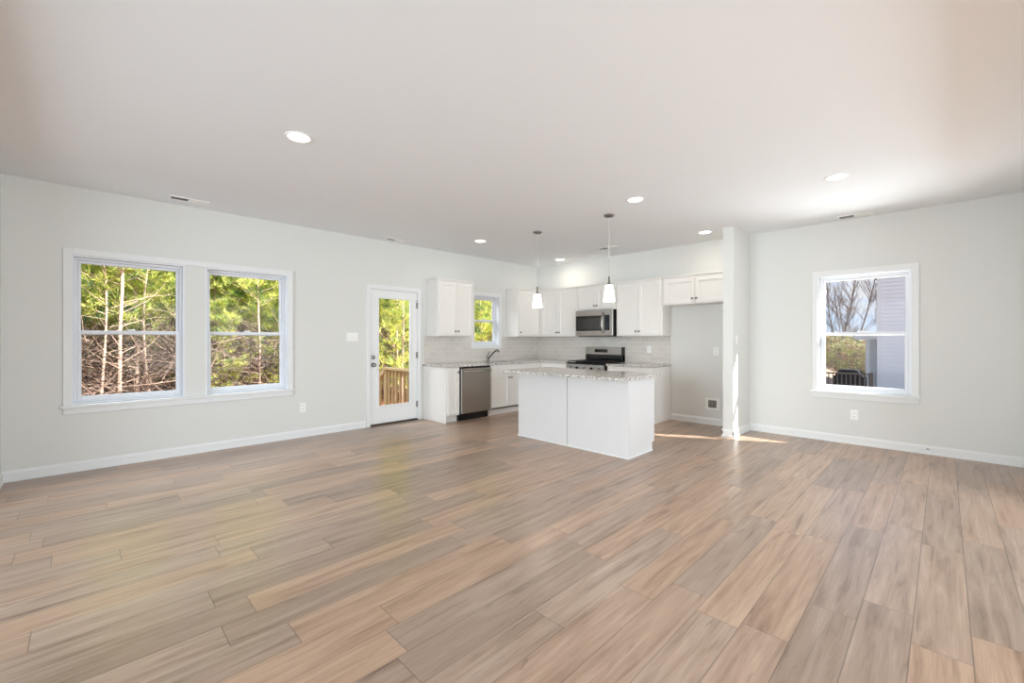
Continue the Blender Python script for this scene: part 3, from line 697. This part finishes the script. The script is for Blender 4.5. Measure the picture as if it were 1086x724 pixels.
def siding_mat(name, c1, pitch):
    m = bpy.data.materials.new(name); m.use_nodes = True; t = m.node_tree; b = t.nodes['Principled BSDF']
    tcn = t.nodes.new('ShaderNodeTexCoord'); n = t.nodes.new('ShaderNodeTexNoise'); n.inputs['Scale'].default_value = 2.0
    t.links.new(tcn.outputs['Object'], n.inputs['Vector'])
    h = t.nodes.new('ShaderNodeMix'); h.data_type = 'RGBA'; h.inputs['A'].default_value = c1; h.inputs['B'].default_value = tuple(c*1.06 for c in c1[:3])+(1,)
    t.links.new(n.outputs['Fac'], h.inputs['Factor']); t.links.new(h.outputs['Result'], b.inputs['Base Color']); b.inputs['Roughness'].default_value = .6
    return m
m_siding = siding_mat('blue_grey_siding', rgb(226, 230, 240), .1)
m_siding2 = siding_mat('grey_siding', rgb(186, 191, 202), .1)

# ground, falling away gently from the house
def gz(x, y):
    if x > XR+T and y < YL: return -0.75 - 0.012*max(0, x-10)
    d = max(0, y-YL)
    return -0.62 - 0.012*d + 0.05*math.sin(x*.9+y*.4)*min(1, d/3)
def grid(name, x0, x1, y0, y1, nx, ny, m):
    vs = []; fs = []
    for j in range(ny+1):
        for i in range(nx+1):
            x = x0+(x1-x0)*i/nx; y = y0+(y1-y0)*j/ny; vs.append((x, y, gz(x, y)))
    for j in range(ny):
        for i in range(nx):
            a = j*(nx+1)+i; fs.append((a, a+1, a+nx+2, a+nx+1))
    me = bpy.data.meshes.new(name); me.from_pydata(vs, [], fs); me.materials.append(m)
    for p in me.polygons: p.use_smooth = True
    o = bpy.data.objects.new(name, me); COL.objects.link(o); return struct(o)
grid('ground_woods', -30, 90, YL+T, 60, 60, 40, m_ground)
grid('ground_side', XR+T, 90, -40, YL+T, 40, 30, m_sand)

rnd = random.Random(11)
class Raw:
    def __init__(s): s.v = []; s.f = []; s.mi = []
    def tri(s, a, b, c, m=0): n = len(s.v); s.v += [a, b, c]; s.f.append((n, n+1, n+2)); s.mi.append(m)
    def rod(s, p, q, r0, r1, m=0, seg=5):
        p = Vector(p); q = Vector(q); d = (q-p).normalized(); a = d.cross(Vector((0.3, 0.5, .81))).normalized(); b = d.cross(a); n = len(s.v)
        for (o, r) in ((p, r0), (q, r1)):
            for k in range(seg): s.v.append(tuple(o + a*math.cos(2*PI*k/seg)*r + b*math.sin(2*PI*k/seg)*r))
        for k in range(seg): s.f.append((n+k, n+(k+1) % seg, n+seg+(k+1) % seg, n+seg+k)); s.mi.append(m)
    def path(s, pts, r0, r1, m=0, seg=5):
        n = len(pts)-1
        for i in range(n): s.rod(pts[i], pts[i+1], r0+(r1-r0)*i/n, r0+(r1-r0)*(i+1)/n, m, seg)
    def mesh(s, name, mats):
        me = bpy.data.meshes.new(name); me.from_pydata([tuple(v) for v in s.v], [], s.f)
        for m in mats: me.materials.append(m)
        me.polygons.foreach_set('material_index', s.mi); me.update(); return me
def tuft(R, c, d, L, n, m, w=.012):
    d = Vector(d).normalized(); c = Vector(c)
    for _ in range(n):
        r = Vector((rnd.gauss(0, 1), rnd.gauss(0, 1), rnd.gauss(0, 1))).normalized()
        u = (d*0.75 + r).normalized(); l = L*rnd.uniform(.7, 1.15)
        s = u.cross(Vector((rnd.random(), rnd.random(), rnd.random()))).normalized()*w
        p = c + r*.03; q = p+u*l
        R.tri(tuple(p-s), tuple(p+s), tuple(q), m)
def branch_pts(p, d, L, droop, n=4):
    pts = [Vector(p)]; d = Vector(d).normalized()
    for i in range(n):
        d = (d + Vector((rnd.uniform(-.15, .15), rnd.uniform(-.15, .15), rnd.uniform(-.1, .1)+droop))).normalized()
        pts.append(pts[-1]+d*L/n)
    return pts
def pine_meshes(H, low, dens, w, nt, lean=0.02, tr=.045):
    """returns trunk mesh, foliage mesh. low = height at which needles start"""
    T_ = Raw(); F_ = Raw(); n = 12; tp = []; x = y = 0.0
    for i in range(n+1):
        tp.append(Vector((x, y, H*i/n))); x += rnd.gauss(0, lean)+lean*.4; y += rnd.gauss(0, lean)
    T_.path(tp, tr, .012, 0, 8)
    def at(z):
        i = min(n-1, int(z/H*n)); f = z/H*n-i; return tp[i].lerp(tp[i+1], f)
    z = .5
    while z < low:      # dead drooping branches
        a = rnd.uniform(0, 2*PI); p = at(z)
        T_.path(branch_pts(p, (math.cos(a), math.sin(a), .45), rnd.uniform(.4, 1.1), -.10 if rnd.random() < .6 else .12), .007, .002, 0, 4)
        z += rnd.uniform(.08, .22)
    z = low
    while z < H-.1:
        k = (z-low)/(H-low); L = (1.35*(1-k)**.6+.25)*rnd.uniform(.7, 1.15)*(0.75 if z < low+.6 else 1)
        a = rnd.uniform(0, 2*PI); p = at(z)
        bp_ = branch_pts(p, (math.cos(a), math.sin(a), .35+.5*k), L, .05)
        T_.path(bp_, .010, .003, 0, 4)
        for i in range(1, len(bp_)):
            for q in range(dens):
                c = bp_[i-1].lerp(bp_[i], rnd.random()); dd = (bp_[i]-bp_[i-1])
                off = Vector((rnd.gauss(0, .10), rnd.gauss(0, .10), rnd.uniform(-.02, .16)))
                r = rnd.random(); m = 0 if r < .60 else (1 if r < .88 else 2)
                tuft(F_, c+off, dd.normalized()*.6+Vector((0, 0, .5)), .19, nt, m, w)
        z += rnd.uniform(.06, .13)
    return T_.mesh('trunk', [m_bark]), F_.mesh('needles', [m_n1, m_n2, m_n3])
variants = [pine_meshes(7.5, 2.1, 3, .010, 18), pine_meshes(8.5, 2.0, 3, .010, 18, .03), pine_meshes(6.5, 1.8, 3, .010, 18, .02), pine_meshes(9.0, 2.3, 3, .010, 18, .015)]
slim = [pine_meshes(8.0, 3.0, 2, .009, 14, .012, .034), pine_meshes(8.0, 2.6, 2, .009, 14, .03, .028)]
low_var = [pine_meshes(4.2, .5, 3, .010, 16, .03), pine_meshes(3.4, .4, 3, .010, 16, .03)]
def pine(me, x, y, rz, sc_, label, group, bark=None):
    t = empty('pine_tree', (x, y, gz(x, y)-.05), rz); t.scale = (sc_,)*3; tag(t, label, 'tree', group)
    for nm, m in (('trunk', me[0]), ('needles', me[1])):
        o = bpy.data.objects.new(nm, m); COL.objects.link(o); o.parent = t
    return t
# front row seen through the twin window (x/y direction ratios measured in the photograph)
pine(slim[0], 0.55, 12.6, .4, 1.15, 'tall pale pine trunk left of centre in the left pane of the twin window', None)
pine(slim[1], 0.25, 12.9, 2.2, 1.0, 'thin leaning pine trunk at the far left of the twin window', None)
pine(slim[0], 1.85, 13.2, 4.0, 1.0, 'straight pale pine trunk toward the right of the twin window\'s left pane', None)
pine(slim[1], 1.12, 13.8, 5.1, .9, 'slender bare pine stem low in the middle of the twin window\'s left pane', None)
pine(variants[2], 0.95, 15.0, 1.0, 1.0, 'bushy yellow-green pine in the middle of the left pane of the twin window', None)
pine(low_var[0], 6.2, 10.8, 1.5, 1.05, 'yellow-green pine seen through the glass of the patio door', None)
pine(slim[1], 6.05, 10.2, .2, .9, 'slim pale pine trunk behind the deck railing in the patio door', None)
pine(low_var[1], 9.0, 10.2, 2.5, 1.25, 'bright bushy young pine filling the small kitchen window', None)
pine(low_var[0], 9.9, 11.4, .5, 1.1, 'young pine just behind the bushy one outside the kitchen window', None)
pine(low_var[0], 2.65, 13.6, 3.5, .7, 'small yellow-green pine low in the right pane of the twin window, nearer the mullion', None)
pine(low_var[1], 3.85, 13.6, 1.9, .85, 'small yellow-green pine low in the right pane of the twin window, toward its right edge', None)
pine(slim[0], 3.35, 13.0, 2.9, .95, 'slim pale pine stem in the right pane of the twin window', None)
spots = []
for row, (yy, step, jit) in enumerate(((14.2, 1.25, .5), (16.4, 1.05, .5), (19.0, 1.2, .6), (22.5, 1.5, .8), (27.0, 2.0, 1.0))):
    x = -.22*yy
    xmax = 1.05*yy
    while x < xmax:
        px, py = x+rnd.uniform(-jit, jit), yy+rnd.uniform(-jit, jit)
        spots.append((row, px, py)); x += step
for (row, px, py) in spots:
    if row == 0 and -.6 < px < 2.4: continue
    s_ = rnd.uniform(.85, 1.15)*(1.0+.22*max(0, row-1))
    nm = ('first line', 'second line', 'third line', 'fourth line', 'farthest line')[row]
    me = variants[rnd.randrange(4)] if row != 0 else (variants+slim)[rnd.randrange(6)]
    pine(me, px, py, rnd.uniform(0, 6.28), s_, 'yellow-green pine in the dense %s of the woods behind the house' % nm, 'pines in the %s of the woods' % nm)

for i in range(46):
    py = rnd.uniform(17.5, 25); px = rnd.uniform(-.2, 1.05)*py
    pine(low_var[i % 2], px, py, rnd.uniform(0, 6.28), rnd.uniform(.9, 1.25), 'low young pine growing between the tall trunks of the woods', 'low young pines among the woods')
# tangled dead twigs of the understorey: nobody could count them
R = Raw()
for i in range(16000):
    y = rnd.uniform(13.0, 25.0) if rnd.random() < .85 else rnd.uniform(11.2, 14); x = rnd.uniform(-3.0, 1.2+y*1.0)
    p = Vector((x, y, gz(x, y)+rnd.uniform(0, 2.0 if y < 15 else 2.7))); a = rnd.uniform(0, 2*PI)
    d = Vector((math.cos(a), math.sin(a)*.6, rnd.uniform(-.2, 1.4)))
    R.path(branch_pts(p, d, rnd.uniform(.5, 1.7), rnd.uniform(-.12, .05), 3), rnd.uniform(.005, .012), .002, 0 if rnd.random() < .36 else 1, 3)
me = R.mesh('brushwood', [m_twig, m_twig2]); o = bpy.data.objects.new('brushwood', me); COL.objects.link(o)
tag(o, 'tangled grey-brown dead twigs filling the floor of the pine woods', 'brushwood', kind='stuff')

# landing, steps and railing outside the patio door
def board_box(name, x0, x1, y0, y1, z0, z1, parent): return MB().box(x0, x1, y0, y1, z0, z1, .004).build(name, m_lumber, parent)
t = empty('deck_landing', (3.3, 7.2, gz(3.3, 7.2))); tag(t, 'new pale lumber landing with steps and railing outside the patio door', 'deck')
g0 = gz(3.3, 7.2); DX0, DX1, DY0, DY1, DZ = 2.72, 3.95, YL+T+.02, 7.20, -.17
rel = lambda b, nm: b.build(nm, m_lumber, t, (-3.3, -7.2, -g0))
b = MB(); y = DY0
while y < DY1-.05: b.box(DX0, DX1, y, y+.136, DZ-.03, DZ, .003); y += .142
rel(b, 'deck_boards')
b = MB(); b.box(DX0, DX1, DY0, DY0+.04, DZ-.22, DZ-.03); b.box(DX0, DX1, DY1-.05, DY1-.01, DZ-.22, DZ-.03); b.box(DX0, DX0+.04, DY0+.04, DY1-.05, DZ-.22, DZ-.03); b.box(DX1-.04, DX1, DY0+.04, DY1-.05, DZ-.22, DZ-.03); rel(b, 'rim_joists')
for (px, py) in ((DX0+.045, DY1-.06), (DX1-.045, DY1-.06), (DX0+.045, DY0+.06), (DX1-.045, DY0+.06)):
    b = MB(); b.box(px-.045, px+.045, py-.045, py+.045, g0-.1, .72, .005); rel(b, 'post')
for px in (DX0+.045, DX1-.045):
    b = MB(); b.box(px-.07, px+.07, DY0, DY1, .72, .758, .004); b.box(px-.02, px+.02, DY0+.1, DY1-.1, .625, .72, .003); b.box(px-.02, px+.02, DY0+.1, DY1-.1, DZ+.06, DZ+.15, .003); r = rel(b, 'handrail')
    y = DY0+.20
    while y < DY1-.14:
        b = MB(); b.box(px-.048, px-.020, y-.016, y+.016, DZ-.03, .69, .002); b.build('baluster', m_lumber, r); y += .125
for k in range(3):
    z = DZ-.17*(k+1)+.02; b = MB(); b.box(DX0+.04, DX1-.04, DY1+.27*k, DY1+.27*k+.28, z-.035, z, .003); rel(b, 'step')
for px in (DX0+.045, DX1-.045):
    b = MB(); b.prism([(DY1-.05, .755), (DY1-.05, .66), (DY1+1.0, .06), (DY1+1.0, .155)], 'x', px-.06, px+.06); r = rel(b, 'stair_rail')
    b = MB(); b.prism([(DY1-.01, DZ-.03), (DY1-.01, DZ-.28), (DY1+.82, g0-.02), (DY1+.95, g0-.02), (DY1+.95, DZ-.56)], 'x', px-.02, px+.02); rel(b, 'stringer')
    b = MB(); b.box(px-.045, px+.045, DY1+.92, DY1+1.01, g0-.05, .13, .004); rel(b, 'post')
    for k in range(6):
        y = DY1+.12+.13*k; z = .70-.571*(y-DY1+.05); b = MB(); b.box(px-.052, px-.020, y-.018, y+.018, max(g0, z-.95), z, .002); b.build('baluster', m_lumber, r)

# bare broadleaf trees and brush far beyond the right window
def bare_mesh(H, spread):
    R = Raw()
    def grow(p, d, L, r, lv):
        pts = branch_pts(p, d, L, .03, 4); R.path(pts, r, r*.45, 0, 6 if lv == 0 else 4)
        if lv >= 3: return
        nn = (26, 6, 4)[lv]
        for i in range(nn):
            f = rnd.uniform(.18 if lv == 0 else .2, 1.0); i0 = min(3, int(f*4)); q = pts[i0].lerp(pts[i0+1], f*4-i0)
            a = rnd.uniform(0, 2*PI); dd = (d.normalized()*1.0 + Vector((math.cos(a), math.sin(a), .1))*spread).normalized()
            grow(q, dd, L*rnd.uniform(.15, .30)*(1.25-.5*f if lv == 0 else 1.4), r*.38, lv+1)
    grow(Vector((0, 0, 0)), Vector((rnd.gauss(0, .04), rnd.gauss(0, .04), 1)), H, H*.0062, 0)
    return R.mesh('bare_branches', [m_bark_dark])
bm_ = [bare_mesh(10, .7), bare_mesh(11, .55), bare_mesh(9, .85)]
def bare(i, x, y, rz, s_, label, group=None):
    o = bpy.data.objects.new('bare_tree', bm_[i]); COL.objects.link(o); o.location = (x, y, gz(x, y)-.1); o.rotation_euler = (0, 0, rz); o.scale = (s_,)*3
    return tag(o, label, 'tree', group)
bare(1, 40, 5.35, 0, .78, 'tall straight bare tree close to the neighbouring house in the right window')
bare(1, 41, 5.75, 2, .82, 'bare tree second from the neighbouring house in the right window')
bare(0, 39, 4.75, 4, .85, 'dark bare tree nearest the white corner of the neighbouring house')
bare(0, 40, 6.5, 1, .72, 'shorter bare tree in the middle of the right window')
bare(2, 38, 7.0, 3, .95, 'spreading bare tree at the left edge of the right window')
for i in range(14):
    x = rnd.uniform(48, 66); y = x*rnd.uniform(.02, .24); bare(rnd.randrange(3), x, y, rnd.uniform(0, 6), rnd.uniform(.55, .8), 'distant bare winter tree in the tree line beyond the right window', 'distant bare trees')
R = Raw()
for i in range(30000):
    x = rnd.uniform(36, 50); y = x*rnd.uniform(.02, .26); z = gz(x, y)+rnd.random()**1.3*2.3
    c = Vector((x, y, z)); s_ = .085
    a = [c+Vector((rnd.gauss(0, s_), rnd.gauss(0, s_), rnd.gauss(0, s_))) for _ in range(3)]
    r = rnd.random(); R.tri(*[tuple(q) for q in a], 0 if r < .46 else (1 if r < .62 else 2))
me = R.mesh('brush', [m_brush, m_redbrush, m_twig]); o = bpy.data.objects.new('brush', me); COL.objects.link(o)
tag(o, 'olive and russet leafy brush below the bare trees in the right window', 'brush', kind='stuff')

# neighbouring house
HX, HY_, HG = 22.0, 1.85, -1.2
t = empty('neighbouring_house', (HX, HY_, HG)); tag(t, 'pale blue-grey lap-sided house with white corner boards outside the right window', 'house')
def lap(b, axis, at, a0, a1, z0, z1, out, pitch=.15):
    z = z0
    while z < z1-.001:
        zz = min(z+pitch, z1)
        pts = [(at, z+.024), (at+out*.055, z+.024), (at+out*.035, zz), (at, zz)]
        b.prism(pts, 'y' if axis == 'x' else 'x', a0, a1); z += pitch
H1 = 3.95-HG
b = MB(); b.box(.02, 8, -9, -.02, 0, H1); lap(b, 'x', .02, -9, -.13, 0, H1, -1); b.build('siding_wall', m_siding, t)
b = MB(); b.prism([(-9, H1), (-.02, H1), (-4.5, H1+3.2)], 'x', .02, 8); b.build('gable', m_siding, t)
b = MB(); b.box(-.02, .13, -.14, .0, 0, H1, .004); b.build('corner_board', m_trimw, t)
b = MB(); b.prism([(-4.5, H1+3.20), (-4.5, H1+3.34), (.2, H1-.02), (.2, H1-.16)], 'x', -.12, 8.3); b.prism([(-4.5, H1+3.20), (-4.5, H1+3.34), (-9.42, H1-.16), (-9.42, H1-.30)], 'x', -.12, 8.3); b.build('roof', m_roof, t)
b = MB(); b.prism([(-4.5, H1+3.12), (-4.5, H1+3.34), (.22, H1-.02), (.22, H1-.20)], 'x', -.15, -.12); b.build('rake_board', m_trimw, t)
# lower rear wing with its own eave
b = MB(); b.box(4.02, 10, -.2, .72, 0, 2.45); lap(b, 'x', 4.02, -.2, .60, 0, 2.45, -1); b.build('wing_wall', m_siding2, t)
b = MB(); b.box(3.98, 4.14, .58, .75, 0, 2.45, .004); b.build('wing_corner_board', m_trimw, t)
b = MB(); b.prism([(-.2, 2.45), (1.15, 2.45), (1.15, 2.60), (-.2, 3.0)], 'x', 3.7, 10.3); b.build('wing_eave', m_trimw, t)

# neighbour's deck with black railing and a covered grill
RX = 17.5; rz0, rz1 = -.78, .18
t = empty('neighbouring_deck', (RX, 1.6, gz(RX, 2))); tag(t, 'raised deck with black baluster railing beside the neighbouring house', 'deck')
g1 = gz(RX, 2)
b = MB(); b.box(0, 3.2, -0.3, 3.2, rz0-.12-g1, rz0-.06-g1); b.build('deck_floor', m_rail, t)
b = MB(); b.box(-.045, .045, 0, 3.2, rz1-.05-g1, rz1-g1, .005); b.box(-.02, .02, 0, 3.2, rz0-g1, rz0+.05-g1); r = b.build('handrail', m_rail, t)
y = .06
while y < 3.15:
    b = MB(); b.box(-.012, .012, y-.014, y+.014, rz0+.04-g1, rz1-.04-g1); b.build('baluster', m_rail, r); y += .115
for y in (0.0, 1.25, 3.2):
    b = MB(); b.box(-.05, .05, y-.05, y+.05, -.05, rz1+.04-g1, .006); b.build('post', m_rail, t)
t = empty('grill', (18.1, 2.22, rz0-.06)); tag(t, 'barbecue grill under a black cover standing behind the black railing', 'grill')
b = MB()
prof = [(-.42, 0), (.42, 0), (.42, .86), (.34, .93), (.24, 1.10), (-.24, 1.10), (-.34, .93), (-.42, .86)]
b.prism([(p[0], p[1]) for p in prof], 'x', -.3, .3); b.build('cover', m_cover, t)
